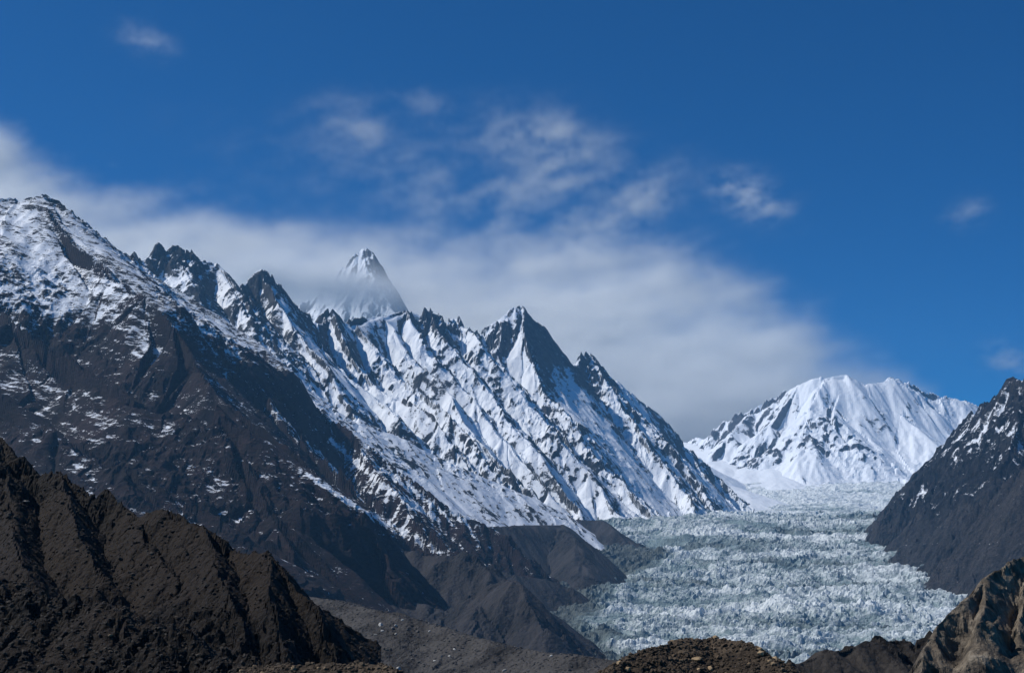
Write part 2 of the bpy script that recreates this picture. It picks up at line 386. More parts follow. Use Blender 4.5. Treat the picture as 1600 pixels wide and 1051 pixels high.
mountain('mountain', 'long jagged ridge of snowy rock peaks with steep ribs above the glacier', (120, 1260, 3750, 7000), [
    dict(pts=skyline, k=1.75, f=.85, r=20),
    dict(pts=[(268, 386, 4380), (300, 440, 4230), (345, 500, 4080), (385, 545, 3960)], k=1.12, f=.8),
    dict(pts=[(330, 404, 4450), (368, 470, 4300), (410, 525, 4150), (440, 565, 4050)], k=1.12, f=.8),
    dict(pts=[(411, 430, 4650), (432, 480, 4520), (462, 530, 4400), (505, 590, 4250), (560, 650, 4130)], k=1.18, f=.8),
    dict(pts=[(385, 440, 4600), (400, 500, 4420), (430, 545, 4270)], k=1.18, f=.8),
    dict(pts=[(462, 488, 4800), (500, 548, 4620), (560, 610, 4450), (625, 672, 4300)], k=1.23, f=.8),
    dict(pts=[(515, 484, 5020), (535, 530, 4870), (570, 575, 4730), (620, 625, 4580), (680, 685, 4420), (735, 738, 4280)], k=1.29, f=.8),
    dict(pts=[(545, 501, 5100), (590, 550, 4950), (650, 605, 4780), (715, 665, 4600), (755, 715, 4450), (790, 758, 4330)], k=1.23, f=.8),
    dict(pts=[(600, 508, 5300), (640, 560, 5120), (700, 622, 4930), (745, 680, 4750), (790, 740, 4570), (835, 790, 4430)], k=1.23, f=.8),
    dict(pts=[(666, 482, 5500), (690, 530, 5350), (730, 580, 5200), (785, 645, 5020), (830, 705, 4850), (880, 775, 4680), (900, 800, 4600)], k=1.23, f=.8),
    dict(pts=[(628, 494, 5400), (665, 550, 5220), (735, 625, 5020), (790, 690, 4850), (850, 765, 4650)], k=1.12, f=.8),
    dict(pts=[(714, 493, 5650), (755, 548, 5470), (815, 610, 5300), (868, 672, 5130), (915, 740, 4960), (965, 805, 4800)], k=1.23, f=.8),
    dict(pts=[(742, 523, 5750), (790, 580, 5570), (850, 640, 5400), (900, 700, 5220), (945, 760, 5050)], k=1.12, f=.8),
    dict(pts=[(808, 474, 5900), (815, 515, 5780), (835, 560, 5650), (852, 610, 5520), (895, 660, 5380), (945, 725, 5220), (1000, 800, 5030)], k=1.40, f=.8),
    dict(pts=[(786, 494, 5850), (775, 540, 5720), (800, 590, 5570)], k=1.29, f=.8),
    dict(pts=[(848, 504, 5950), (862, 560, 5820), (880, 600, 5700)], k=1.46, f=.8),
    dict(pts=[(915, 551, 6230), (890, 590, 6100), (905, 635, 5950), (950, 690, 5770), (1000, 750, 5580), (1040, 803, 5420)], k=1.29, f=.8),
    dict(pts=[(928, 556, 6250), (955, 620, 6050), (1000, 680, 5870), (1045, 740, 5700), (1085, 803, 5500)], k=1.29, f=.8),
    dict(pts=[(985, 618, 6350), (1010, 665, 6200), (1050, 715, 6050), (1095, 765, 5900), (1130, 808, 5750)], k=1.23, f=.8),
    dict(pts=[(1060, 692, 6500), (1085, 730, 6350), (1130, 775, 6200), (1165, 808, 6080)], k=1.23, f=.8),
    dict(pts=[(1115, 744, 6580), (1160, 785, 6450), (1200, 812, 6350)], k=1.12, f=.8),
], [(520, 20), (230, 8), (90, 4), (38, 2.4)], 31, M_range, snow_range, step=1.15, crag=(70, .32), warp=(300, 44),
    rougher=lambda w, Z, p: p * (.7 + .5 * sst(650, 950, Z)), lump=(420, 52))

# --- snow ramp between the dark ridge and the ribs
def snow_ramp(X, Y, Z, sl, gx, gy, tot, rg, patch, who, stk):
    return .76 - (sl - .7) * .3 - rg * .5 - tot * .1 - .22 * stk + .42 * fbm(X / 120, Y / 120, 5, 4) - .25 * sst(-500, -800, X), z0(X)
mountain('mountain', 'smooth snow ramp slanting down below the rocky ribs', (230, 1080, 3300, 4700), [
    dict(pts=[(300, 470, 4050), (380, 535, 3950), (450, 590, 3900), (560, 665, 3900), (680, 730, 3950), (780, 775, 4000), (860, 803, 4050), (900, 822, 4080), (940, 850, 4100)], k=.78, f=1),
    dict(pts=[(560, 655, 4100), (700, 722, 4150), (800, 765, 4200), (880, 800, 4250), (930, 850, 4250)], k=.78, f=1),
], [(150, 5), (70, 3), (35, 1.5)], 41, M_range, snow_ramp, crag=(40, .10), warp=(300, 10), margin=.006)

# --- big brown mountain on the left
def snow_left(X, Y, Z, sl, gx, gy, tot, rg, patch, who, stk):
    nn = fbm(X / 150, Y / 150, 79, 4)
    back = ((who == 1) | (who == 5) | (who == 7)).astype(f32)           # the blacker flank behind the brown spur
    strat = fbm((X * .93 - Z * .3 + Y * .2) / 85, (Z + .33 * X) / 11, 83, 4)
    strat2 = fbm((X * .93 - Z * .3) / 30, (Z + .33 * X) / 5, 85, 3)
    hi = sst(350, 500, Z + nn * 120 + 60 * strat - 60 * sst(-700, -300, X))
    v = .21 + .50 * hi - (sl - .7) * .32 - tot * .10 - rg * .45 + .26 * nn + .55 * strat + .45 * strat2
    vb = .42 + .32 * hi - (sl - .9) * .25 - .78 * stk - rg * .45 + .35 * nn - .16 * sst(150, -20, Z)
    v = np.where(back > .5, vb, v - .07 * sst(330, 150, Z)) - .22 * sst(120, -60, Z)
    sc = sst(.02, .4, nn + .9 * strat + .1) * sst(1.05, .6, sl)
    sb = sst(330, 120, Z + 120 * nn) * (.6 + .4 * stk)
    qx = CX + X / Y * F * math.cos(PITCH); qy = 870 - (Z - CAMZ) / Y * F          # where old avalanche snow lies in the chutes
    ch = np.zeros(X.shape, f32)
    for chute, wd in ((((484, 742), (560, 792), (640, 836), (735, 884)), 7.0), (((520, 690), (600, 760), (690, 815)), 5.0), (((600, 735), (680, 790), (750, 825)), 4.0)):
        dm = np.full(X.shape, 99.0)
        for (ax, ay), (bx, by) in zip(chute[:-1], chute[1:]):
            ex, ey = bx - ax, by - ay; t = np.clip(((qx - ax) * ex + (qy - ay) * ey) / (ex * ex + ey * ey), 0, 1)
            dm = np.minimum(dm, np.hypot(qx - ax - t * ex, qy - ay - t * ey))
        ch = np.maximum(ch, sst(wd, wd * .3, dm + 4 * stk + 6 * nn))
    v = np.where(ch > 0, np.maximum(v, .1) + .62 * ch, v)
    return v, np.where(back > .5, sb, sc * (1 - hi))
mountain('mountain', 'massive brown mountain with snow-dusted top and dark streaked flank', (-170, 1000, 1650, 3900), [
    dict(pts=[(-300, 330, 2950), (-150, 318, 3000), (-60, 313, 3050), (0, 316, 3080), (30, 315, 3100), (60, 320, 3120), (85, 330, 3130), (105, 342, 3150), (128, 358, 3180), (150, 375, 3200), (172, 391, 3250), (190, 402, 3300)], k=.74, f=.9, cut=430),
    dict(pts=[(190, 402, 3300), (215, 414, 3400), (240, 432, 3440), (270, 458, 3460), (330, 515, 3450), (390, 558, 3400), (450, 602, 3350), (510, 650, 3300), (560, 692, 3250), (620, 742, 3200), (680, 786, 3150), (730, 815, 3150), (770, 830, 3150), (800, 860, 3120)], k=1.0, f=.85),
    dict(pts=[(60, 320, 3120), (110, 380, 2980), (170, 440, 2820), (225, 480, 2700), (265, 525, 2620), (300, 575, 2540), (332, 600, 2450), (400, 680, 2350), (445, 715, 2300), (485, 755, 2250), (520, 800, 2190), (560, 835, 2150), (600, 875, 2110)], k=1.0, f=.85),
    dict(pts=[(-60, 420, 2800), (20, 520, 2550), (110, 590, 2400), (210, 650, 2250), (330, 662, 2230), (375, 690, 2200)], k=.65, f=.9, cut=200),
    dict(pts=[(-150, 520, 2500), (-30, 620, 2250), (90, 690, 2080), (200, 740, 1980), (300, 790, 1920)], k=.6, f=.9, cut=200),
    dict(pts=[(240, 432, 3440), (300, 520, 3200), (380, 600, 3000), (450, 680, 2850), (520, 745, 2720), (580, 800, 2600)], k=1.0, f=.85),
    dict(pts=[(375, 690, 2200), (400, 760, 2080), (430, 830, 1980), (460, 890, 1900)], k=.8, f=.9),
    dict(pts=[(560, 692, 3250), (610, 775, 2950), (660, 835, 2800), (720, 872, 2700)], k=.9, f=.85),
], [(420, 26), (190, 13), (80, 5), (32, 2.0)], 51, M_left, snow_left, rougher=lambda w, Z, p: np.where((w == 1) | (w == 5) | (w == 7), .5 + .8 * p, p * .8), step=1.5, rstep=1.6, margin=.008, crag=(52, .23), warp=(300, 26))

# --- right valley side
def snow_right(X, Y, Z, sl, gx, gy, tot, rg, patch, who, stk):
    nn = fbm(X / 120, Y / 120, 81, 4)
    rock = ((who == 0) | (who == 2) | (who == 3)) & (Z > 130 + 80 * nn)
    v = .22 + .22 * sst(200, 380, Z) - (sl - 1.1) * .2 - rg * .5 + .5 * nn - tot * .1 - .15 * stk
    sc = np.clip(.62 + .5 * nn + .45 * stk + .3 * tot, 0, 1)
    return np.where(rock, v, np.minimum(v, .12)), np.where(rock, 0, sc)
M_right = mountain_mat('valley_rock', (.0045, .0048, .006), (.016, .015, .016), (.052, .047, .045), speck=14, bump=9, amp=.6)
mountain('mountain', 'dark steep valley side with scree foot at the right edge', (1180, 1760, 2400, 5600), [
    dict(pts=[(1800, 470, 3900), (1700, 535, 4000), (1640, 572, 4100), (1600, 595, 4200), (1582, 606, 4260), (1572, 620, 4300), (1556, 626, 4350), (1540, 636, 4420), (1520, 655, 4500), (1505, 668, 4580), (1492, 690, 4650), (1478, 712, 4700), (1470, 735, 4750), (1455, 757, 4850), (1420, 785, 4980), (1395, 797, 5060), (1365, 812, 5150), (1335, 832, 5200)], k=1.2, f=.85),
    dict(pts=[(1800, 650, 3050), (1700, 690, 3150), (1600, 742, 3300), (1560, 775, 3420), (1510, 820, 3600), (1500, 846, 3800), (1474, 862, 3950), (1452, 876, 4000)], k=1.15, f=.95),
    dict(pts=[(1600, 595, 4200), (1595, 660, 3950), (1570, 730, 3750)], k=1.1, f=.85),
    dict(pts=[(1540, 636, 4420), (1525, 700, 4230), (1490, 760, 4100), (1455, 810, 4020), (1430, 835, 4050)], k=1.15, f=.85),
    dict(pts=[(1720, 780, 2950), (1650, 850, 3150), (1630, 885, 3320), (1610, 905, 3400)], k=1.3, f=1),
], [(260, 24), (110, 13), (48, 6), (22, 2.5)], 61, M_right, snow_right, step=1.3, crag=(55, .26), warp=(240, 26),
    rougher=lambda w, Z, p: np.where(((w == 0) | (w == 2) | (w == 3)) & (Z > 110), .8 + .9 * p, .45 + .9 * p))

# ------------------------------------------------------------------ glacier
TH, R, X, Y = grid(780, 1660, 1650, 9300, 1.45, 1.9)
Z = z_ice(X, Y)
big = fbm(X / 420, Y / 420, 201, 3)
Z += 26 * big * sst(1600, 2400, Y)
# flow: down-valley towards -Y, bending left near the snout; crevasses across it
wx = X + 30 * fbm(X / 130, Y / 130, 211, 2); wy = Y + 30 * fbm(X / 130 + 9, Y / 130, 215, 2)
xc = X - np.interp(Y, [1600, 2500, 3500, 5000, 7000], [PX(1230, 1600), PX(1230, 2500), PX(1200, 3500), PX(1180, 5000), PX(1270, 7000)])
arc = Y + .00022 * xc * xc * (1 + .3 * np.sin(Y / 400)) + 60 * fbm(X / 260, Y / 260, 219, 3)     # curved flow bands
band = .75 * fbm(X / 900, arc / 170, 221, 3) + .34 * np.sin(arc / 62) * sst(-.3, .3, fbm(X / 700, Y / 500, 223, 2)) + .35 * fbm(X / 260, Y / 160, 225, 3)
lm = X - np.interp(Y, [1700, 2100, 2700, 3100, 3500, 4000, 4300, 5000], [PX(1010, 1700), PX(930, 2100), PX(880, 2700), PX(920, 3100), PX(935, 3500), PX(1030, 4000), PX(940, 4300), PX(920, 5000)])
rm = np.interp(Y, [3000, 3400, 3900, 4300, 5100], [PX(1600, 3000), PX(1530, 3400), PX(1420, 3900), PX(1420, 4300), PX(1370, 5100)]) - X
marg = np.minimum(np.where(Y < 5000, lm, 999), np.where(Y < 5200, rm, 999)) + 45 * fbm(X / 110, Y / 110, 227, 4)
edge = sst(75, -10, marg)
spiky = sst(-.2, .2, fbm(X / 420, arc / 200, 231, 3))
f1, f2, cid = worley(wx / 15, wy / 10, 241)
s1 = np.clip(1 - f1, 0, 1) ** 1.5
g1, g2, cid2 = worley(wx / 6.5 + 3, wy / 5, 251)
s2 = np.clip(1 - g1, 0, 1)
rdg = ridged(wx / 60, wy / 34, 261, 4)
h1, h2, cid3 = worley(wx / 52, wy / 30, 255)
bigs = np.clip(1 - h1, 0, 1) * cid3 * sst(.1, -.3, fbm(X / 300, arc / 150, 233, 2))
ripple = np.sin(arc / 62 + 1.5 * fbm(X / 300, Y / 300, 235, 2))
up = sst(6000, 6600, Y)
calm = sst(.05, .32, fbm(X / 330, arc / 120, 237, 3))                      # smoother swells of old ice
rd2 = ridged(wx / 26 + .3 * wy / 26, wy / 15, 267, 4, gain=.6); rd3 = ridged(wx / 170 + .4 * wy / 170, wy / 70, 265, 3)
Z += (14 * bigs + 6 * ripple + 20 * rd3 + (13 * rdg + 8.5 * rd2) * (1 - .75 * calm) + 11 * s1 * (.1 + cid) * spiky * (1 - calm)
      + 2.2 * s2 * (1 - calm) + 1.6 * facets(wx / 12, wy / 8, 273)) * (1 - .35 * up) - 30
gx, gy = polar_grad(Z, TH, R)
sl = np.sqrt(gx * gx + gy * gy)
clean = .40 - .8 * edge + .75 * band - .34 * calm + .35 * (rdg - .45) + .35 * (rd2 - .45) + .5 * up + .2 * fbm(X / 40, Y / 22, 283, 3)
dirt = np.maximum(sst(.05, .45, -band + .25 * fbm(X / 60, Y / 60, 281, 3)), 1.3 * edge) * (1 - up)
m = NT('glacier_ice')
nA = m.noise(7, 5, .65); nB = m.noise(40, 4, .6)
cl = m.maprange(m.math('MULTIPLY_ADD', m.math('SUBTRACT', nA, .5), 1.3, m.attr('clean')), .25, .85)
ice = m.mix(nB, (.13, .19, .205), (.25, .33, .345))
ice = m.mix(m.math('MULTIPLY', m.attr('dirt'), .75), ice, (.075, .092, .09))
m.set(m.b.inputs['Base Color'], m.mix(cl, ice, (.70, .755, .775)))
m.b.inputs['Roughness'].default_value = .55
m.set(m.b.inputs['Normal'], m.bump(nA, 5.0, 1.0))
M_ice = m.m
build_mesh('glacier', X, Y, Z, M_ice, {'clean': clean, 'dirt': dirt}, visible(Z, R, .005), 'broken grey-white glacier of sharp ice pinnacles filling the valley')


# ------------------------------------------------------------------ gravel and rubble
def gravel_mat(name, dark, mid, light, wl, bump, big=12.0, tint=None):
    m = NT(name)
    n1 = m.noise(wl, 5, .65); n2 = m.noise(wl * big, 5, .6)
    vo = m.n('ShaderNodeTexVoronoi'); vo.inputs['Scale'].default_value = 1 / (wl * 1.6); m.t.links.new(m.geo.outputs['Position'], vo.inputs['Vector'])
    bw = m.n('ShaderNodeRGBToBW'); m.t.links.new(vo.outputs['Color'], bw.inputs[0])
    f = m.math('MULTIPLY_ADD', m.math('SUBTRACT', n1, .5), .7, n2)
    f = m.math('MULTIPLY_ADD', m.math('SUBTRACT', bw.outputs[0], .5), .35, f)
    c = m.ramp(f, [(.28, dark), (.52, mid), (.8, light)])
    c = m.mix(m.maprange(m.math('ADD', m.attr('tone'), m.noise(wl * 9, 4, .6)), 1.1, .45), c, m.mix(n1, mid, tuple(k * 1.5 for k in light)))
    if tint: c = m.mix(m.maprange(m.noise(wl * 30, 3, .5), .42, .62), c, m.mix(n1, tint, light))
    m.set(m.b.inputs['Base Color'], c)
    h = m.math('ADD', m.math('MULTIPLY', n1, bump), m.math('MULTIPLY', m.math('SUBTRACT', 1, vo.outputs['Distance']), bump * .8))
    m.set(m.b.inputs['Normal'], m.bump(h, 1.0, 1.0))
    return m.m
SURF = {}
def hill(name, label, box, ridges, octs, seed, mat, step=1.2, rstep=None, crag=(8, .1), warp=(40, 2), margin=.05, knob=None, post=None, kind='structure', floor=None, facet=.5):
    px0, px1, d0, d1 = box
    TH, R, X, Y = grid(px0, px1, d0, d1, step, rstep)
    wl, wa = warp
    wx = X + wa * fbm(X / wl, Y / wl, seed + 91, 3); wy = Y + wa * fbm(X / wl + 40, Y / wl, seed + 95, 3)
    Z, who = cones(wx.astype(f32), wy.astype(f32), ridges)
    if floor is not None: Z = np.maximum(Z, floor(X, Y))
    Z, tot = erode(Z, TH, R, X, Y, octs, seed)
    cw, ca = crag
    patch = sst(-.15, .3, fbm(X / (cw * 4), Y / (cw * 4), seed + 5, 3))
    fa = facets(wx / cw * 1.3, wy / cw * 1.3, seed + 33) + .5 * facets(wx / cw * 3.1, wy / cw * 3.1, seed + 37)
    Z = Z + cw * ca * ((ridged(X / cw, Y / cw, seed + 60, 5, gain=.58) - .45) * (.12 + 1.1 * patch) + facet * fa * patch)
    if knob:
        kw, ka = knob
        f1, f2, c = worley(X / kw, Y / kw, seed + 70)
        Z = Z + ka * np.sqrt(np.clip(1 - (f1 / (.35 + .5 * c)) ** 2, 0, 1)) * (c > .45) * (.4 + .6 * c)
    if post: X, Y, Z = post(X, Y, Z)
    keep = visible(Z, R, margin)
    if d0 > 1500: keep &= Z > z_ice(X, Y) - 30
    ob = build_mesh(name, X, Y, Z, mat, {'tone': patch}, keep, label, kind)
    el = (Z - CAMZ) / R; vis = el >= np.maximum.accumulate(el, axis=0) - .0005
    return ob, X, Y, Z, vis

M_moraine = gravel_mat('moraine_gravel', (0.0142, 0.0128, 0.0119), (0.0309, 0.0280, 0.0257), (0.0617, 0.0569, 0.0522), 1.1, .5)
M_terrace = gravel_mat('terrace_gravel', (0.0088, 0.0082, 0.0091), (0.0170, 0.0156, 0.0163), (0.0323, 0.0294, 0.0302), 3.0, 1.4)
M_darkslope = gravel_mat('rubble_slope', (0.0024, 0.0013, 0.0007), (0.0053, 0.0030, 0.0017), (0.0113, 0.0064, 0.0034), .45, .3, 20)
M_rubble = gravel_mat('brown_rubble', (0.0153, 0.0107, 0.0071), (0.0382, 0.0265, 0.0173), (0.0816, 0.0612, 0.0408), .12, .06)
M_blackrock = gravel_mat('dark_bedrock', (0.0088, 0.0077, 0.0072), (0.0198, 0.0171, 0.0154), (0.0413, 0.0363, 0.0319), .5, .25)

def ice_floor(X, Y): return z_ice(X, Y) - 20
# moraines beside the glacier
hill('hill', 'flat-topped grey gravel moraine bank beside the glacier edge', (640, 1120, 2450, 3900), [
    dict(pts=[(700, 850, 3350), (760, 824, 3450), (820, 820, 3550), (870, 820, 3650), (895, 840, 3500), (905, 868, 3400), (915, 900, 3250), (920, 920, 3150)], k=.95, f=1, r=35),
    dict(pts=[(760, 885, 3000), (800, 898, 2950), (850, 905, 2980), (890, 918, 2990)], k=.75, f=1),
], [(90, 4), (40, 3), (18, 1.2)], 71, M_terrace, crag=(24, .12), warp=(90, 5), margin=.02)
hill('hill', 'low brown moraine mound poking out of the ice', (800, 1160, 3600, 4600), [
    dict(pts=[(880, 822, 4250), (905, 812, 4300), (940, 813, 4280), (962, 828, 4200), (975, 845, 4150)], k=.75, f=1),
    dict(pts=[(975, 842, 4180), (1000, 850, 4120), (1025, 862, 4060)], k=.8, f=1),
], [(60, 3), (30, 2)], 73, M_terrace, crag=(20, .1), warp=(60, 4), margin=.02)
hill('hill', 'dark pyramid-shaped moraine cliff above the ice margin', (440, 1080, 1650, 2500), [
    dict(pts=[(690, 960, 2060), (730, 935, 2060), (760, 918, 2050), (790, 905, 2020), (806, 911, 2000)], k=1.1, f=1, r=14),
    dict(pts=[(760, 918, 2050), (745, 960, 1960), (735, 1005, 1880)], k=.6, f=1),
    dict(pts=[(806, 911, 2000), (830, 945, 1950), (850, 985, 1900)], k=1.0, f=1),
    dict(pts=[(600, 850, 2330), (660, 868, 2300), (735, 868, 2280), (760, 885, 2250)], k=.75, f=1),
    dict(pts=[(520, 905, 2080), (600, 930, 2080), (680, 950, 2060)], k=.4, f=1),
], [(60, 5), (28, 3)], 75, M_terrace, step=1.6, crag=(30, .2), warp=(60, 5), margin=.02)

# grey foreground moraine
_, mx, my, mz, mvis = hill('hill', 'grey gravel moraine slope strewn with pale stones', (380, 1120, 560, 960), [
    dict(pts=[(380, 922, 900), (440, 928, 880), (470, 930, 860), (520, 938, 830), (560, 946, 800), (600, 955, 780), (640, 966, 760), (700, 986, 735), (760, 1001, 715), (800, 1010, 700), (850, 1019, 685), (930, 1028, 665), (965, 1032, 655), (990, 1045, 640), (1050, 1075, 620)], k=.34, f=1),
], [(50, 1.5), (22, 1.0)], 81, M_moraine, step=1.5, rstep=1.6, crag=(9, .10), warp=(60, 3), knob=(2.6, .55), margin=.01)

# dark ridge on the left
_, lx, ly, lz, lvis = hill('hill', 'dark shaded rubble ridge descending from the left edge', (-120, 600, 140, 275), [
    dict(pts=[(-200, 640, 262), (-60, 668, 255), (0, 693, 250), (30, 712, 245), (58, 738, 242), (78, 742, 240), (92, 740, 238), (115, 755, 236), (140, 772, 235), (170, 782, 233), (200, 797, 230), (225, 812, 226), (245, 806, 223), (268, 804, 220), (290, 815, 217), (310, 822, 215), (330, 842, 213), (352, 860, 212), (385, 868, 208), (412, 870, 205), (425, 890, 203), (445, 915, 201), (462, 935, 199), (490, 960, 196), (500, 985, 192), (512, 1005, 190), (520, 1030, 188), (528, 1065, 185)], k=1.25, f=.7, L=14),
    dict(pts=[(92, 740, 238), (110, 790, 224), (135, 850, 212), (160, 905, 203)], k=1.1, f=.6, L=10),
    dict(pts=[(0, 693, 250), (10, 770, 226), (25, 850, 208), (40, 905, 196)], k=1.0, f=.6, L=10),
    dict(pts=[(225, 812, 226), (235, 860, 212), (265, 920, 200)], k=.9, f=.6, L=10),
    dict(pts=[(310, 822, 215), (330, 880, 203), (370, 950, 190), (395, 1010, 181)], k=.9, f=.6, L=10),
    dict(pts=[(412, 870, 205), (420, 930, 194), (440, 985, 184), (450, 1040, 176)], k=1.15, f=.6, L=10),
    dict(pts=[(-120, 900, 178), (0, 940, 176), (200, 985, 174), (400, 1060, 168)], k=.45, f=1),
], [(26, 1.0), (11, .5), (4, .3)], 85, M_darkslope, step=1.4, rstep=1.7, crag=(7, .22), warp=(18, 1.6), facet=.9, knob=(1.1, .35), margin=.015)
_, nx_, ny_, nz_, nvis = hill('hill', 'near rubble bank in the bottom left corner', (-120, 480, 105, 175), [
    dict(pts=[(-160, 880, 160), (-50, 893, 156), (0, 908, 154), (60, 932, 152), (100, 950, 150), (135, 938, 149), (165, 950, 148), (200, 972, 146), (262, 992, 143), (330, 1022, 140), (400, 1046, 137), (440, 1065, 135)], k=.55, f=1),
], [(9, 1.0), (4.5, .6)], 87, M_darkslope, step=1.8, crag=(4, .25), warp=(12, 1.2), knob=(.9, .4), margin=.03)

# brown stony mound at the bottom
_, bx_, by_, bz_, bvis = hill('hill', 'brown stony mound at the bottom centre below the glacier', (900, 1290, 46, 70), [
    dict(pts=[(900, 1075, 58), (965, 1047, 60), (985, 1032, 61), (1010, 1018, 62), (1035, 1008, 63), (1060, 1002, 64), (1085, 999, 64.5), (1110, 998, 65), (1135, 999, 64.5), (1155, 1002, 64), (1180, 1012, 63), (1190, 1022, 62.5), (1210, 1042, 61), (1225, 1060, 60)], k=.55, f=1),
], [(4, .12), (2, .08)], 91, M_rubble, step=1.35, crag=(1.2, .12), warp=(5, .25), knob=(.24, .07), margin=.05)
_, cx_, cy_, cz_, cvis = hill('hill', 'brown pebbly bank edge along the bottom left of centre', (380, 660, 46, 70), [
    dict(pts=[(340, 1045, 62), (420, 1042, 61), (450, 1038, 60), (500, 1039, 60), (560, 1036, 59), (590, 1038, 59), (610, 1046, 58), (640, 1070, 57)], k=.55, f=1),
], [(4, .1)], 93, M_rubble, step=1.6, crag=(1.2, .1), warp=(5, .2), knob=(.24, .08), margin=.05)
hill('hill', 'low dark bedrock ridge between the stony mound and the rock outcrop', (1180, 1560, 110, 185), [
    dict(pts=[(1180, 1075, 150), (1215, 1056, 150), (1240, 1043, 152), (1262, 1034, 155), (1300, 1018, 158), (1330, 1010, 160), (1365, 1004, 163), (1400, 1002, 165), (1450, 1000, 165), (1520, 990, 166), (1600, 980, 168)], k=.6, f=.8, L=8),
], [(8, .7), (4, .4)], 95, M_blackrock, step=1.6, crag=(5, .2), warp=(12, 1), margin=.03)

# ------------------------------------------------------------------ rock outcrop
m = NT('swirled_gneiss')
v = m.pos((1, 1, .45), (0, .5, 0))
a1 = m.noise(.9, 6, .62, v, 1.6); a2 = m.noise(3.5, 4, .6, None, .8); a3 = m.noise(.16, 4, .6)
c = m.ramp(m.math('MULTIPLY_ADD', m.math('SUBTRACT', a1, .5), .9, a2), [(.25, (.04, .034, .028)), (.45, (.13, .105, .078)), (.6, (.23, .19, .14)), (.8, (.40, .35, .28))])
m.set(m.b.inputs['Base Color'], m.mix(m.maprange(a3, .3, .7), c, m.mix(.5, c, (.07, .06, .05))))
m.set(m.b.inputs['Normal'], m.bump(m.math('ADD', m.math('MULTIPLY', a1, .3), m.math('MULTIPLY', a3, .08)), 1.0, 1.0))
M_outcrop = m.m
def swirl(X, Y, Z):
    X = X.astype(f32); Y = Y.astype(f32)
    wx = X + 1.1 * fbm3(X / 2.6, Y / 2.6, Z / 3.2, 301, 2); wz = Z + 1.3 * fbm3(X / 2.4 + 9, Y / 2.4, Z / 2.8, 305, 2)
    fold = 1 - np.abs(perlin3((wx + .5 * wz) / 2.6, Y / 3.2, (wz - .5 * wx) / 3.6, 311)) * 2
    fold2 = 1 - np.abs(perlin3(wx / .95, Y / 1.1, wz / 1.5, 315)) * 2
    fine = fbm3(X / .45, Y / .45, Z / .45, 321, 3)
    lobe = fbm3(X / 4.5, Y / 5, Z / 5.5, 331, 2)
    dsp = 2.6 * lobe + .55 * fold + .26 * fold2 + .16 * fine
    return X - .35 * dsp, Y - .95 * dsp, Z + .25 * dsp
_, ox, oy, oz, ovis = hill('rock_outcrop', 'big swirly brown rock outcrop filling the lower right corner', (1380, 1760, 70, 112), [
    dict(pts=[(1425, 1075, 86), (1436, 1045, 88), (1448, 1012, 90), (1470, 980, 92), (1492, 955, 93), (1520, 930, 94), (1540, 905, 95), (1560, 892, 96), (1585, 884, 97), (1610, 872, 98), (1660, 850, 99), (1760, 800, 100)], k=1.75, f=.6, L=7),
    dict(pts=[(1540, 905, 95), (1535, 960, 92.5), (1520, 1020, 90), (1510, 1070, 88)], k=1.5, f=.7, L=6),
    dict(pts=[(1610, 872, 98), (1600, 940, 94), (1590, 1010, 91)], k=1.6, f=.7, L=6),
], [(5, .12)], 97, M_outcrop, step=1.25, rstep=1.1, crag=(2.5, .22), warp=(5, .4), margin=.08, post=swirl, kind=None)
_['category'] = 'rock'

# ------------------------------------------------------------------ stones
import bmesh, random
RND = random.Random(5)
def stone_mesh(name, seed, sub=1, flat=.7, cuts=7):
    r = random.Random(seed); bm = bmesh.new(); bmesh.ops.create_icosphere(bm, subdivisions=sub + 1, radius=1)
    for _ in range(cuts):
        n = Vector((r.gauss(0, 1), r.gauss(0, 1), r.gauss(0, 1))).normalized(); d = r.uniform(.45, .85)
        for v in bm.verts:
            e = v.co.dot(n) - d
            if e > 0: v.co -= n * e
    sc = (r.uniform(.8, 1.15), r.uniform(.65, 1), flat * r.uniform(.8, 1.15))
    for v in bm.verts: v.co = Vector((v.co.x * sc[0], v.co.y * sc[1], v.co.z * sc[2])) * r.uniform(.97, 1.03)
    bmesh.ops.remove_doubles(bm, verts=bm.verts, dist=.04)
    me = bpy.data.meshes.new(name); bm.to_mesh(me); bm.free(); return me
def stone_mat(name, a, b, wl):
    m = NT(name); oi = m.n('ShaderNodeObjectInfo'); n = m.noise(wl, 4, .6)
    c = m.mix(m.maprange(n, .3, .7), a, b)
    h = m.n('ShaderNodeHueSaturation'); m.set(h.inputs['Color'], c); m.set(h.inputs['Value'], m.maprange(oi.outputs['Random'], 0, 1, .55, 1.5))
    m.set(m.b.inputs['Base Color'], h.outputs[0]); m.set(m.b.inputs['Normal'], m.bump(n, wl * .6, .8)); return m.m
S_brown = stone_mat('brown_stone', (.045, .033, .022), (.12, .088, .058), .15)
S_tan = stone_mat('tan_stone', (.20, .14, .08), (.34, .25, .15), .2)
S_grey = stone_mat('grey_stone', (.05, .046, .043), (.13, .12, .11), .8)
S_pale = stone_mat('pale_stone', (.26, .25, .23), (.42, .41, .38), .8)
S_dark = stone_mat('dark_stone', (.02, .017, .014), (.06, .05, .04), .4)
def visible_points(X, Y, Z, vis):
    iy, ix = np.nonzero(vis)
    P_ = np.stack([X[iy, ix], Y[iy, ix], Z[iy, ix]], -1)
    px = CX + F * P_[:, 0] / (P_[:, 1] * math.cos(PITCH) + (P_[:, 2] - CAMZ) * math.sin(PITCH))
    v = (-(P_[:, 1]) * math.sin(PITCH) + (P_[:, 2] - CAMZ) * math.cos(PITCH)) / (P_[:, 1] * math.cos(PITCH) + (P_[:, 2] - CAMZ) * math.sin(PITCH))
    py = CY - F * v
    ok = (px > -30) & (px < 1630) & (py < 1070)
    return P_[ok], px[ok], py[ok]
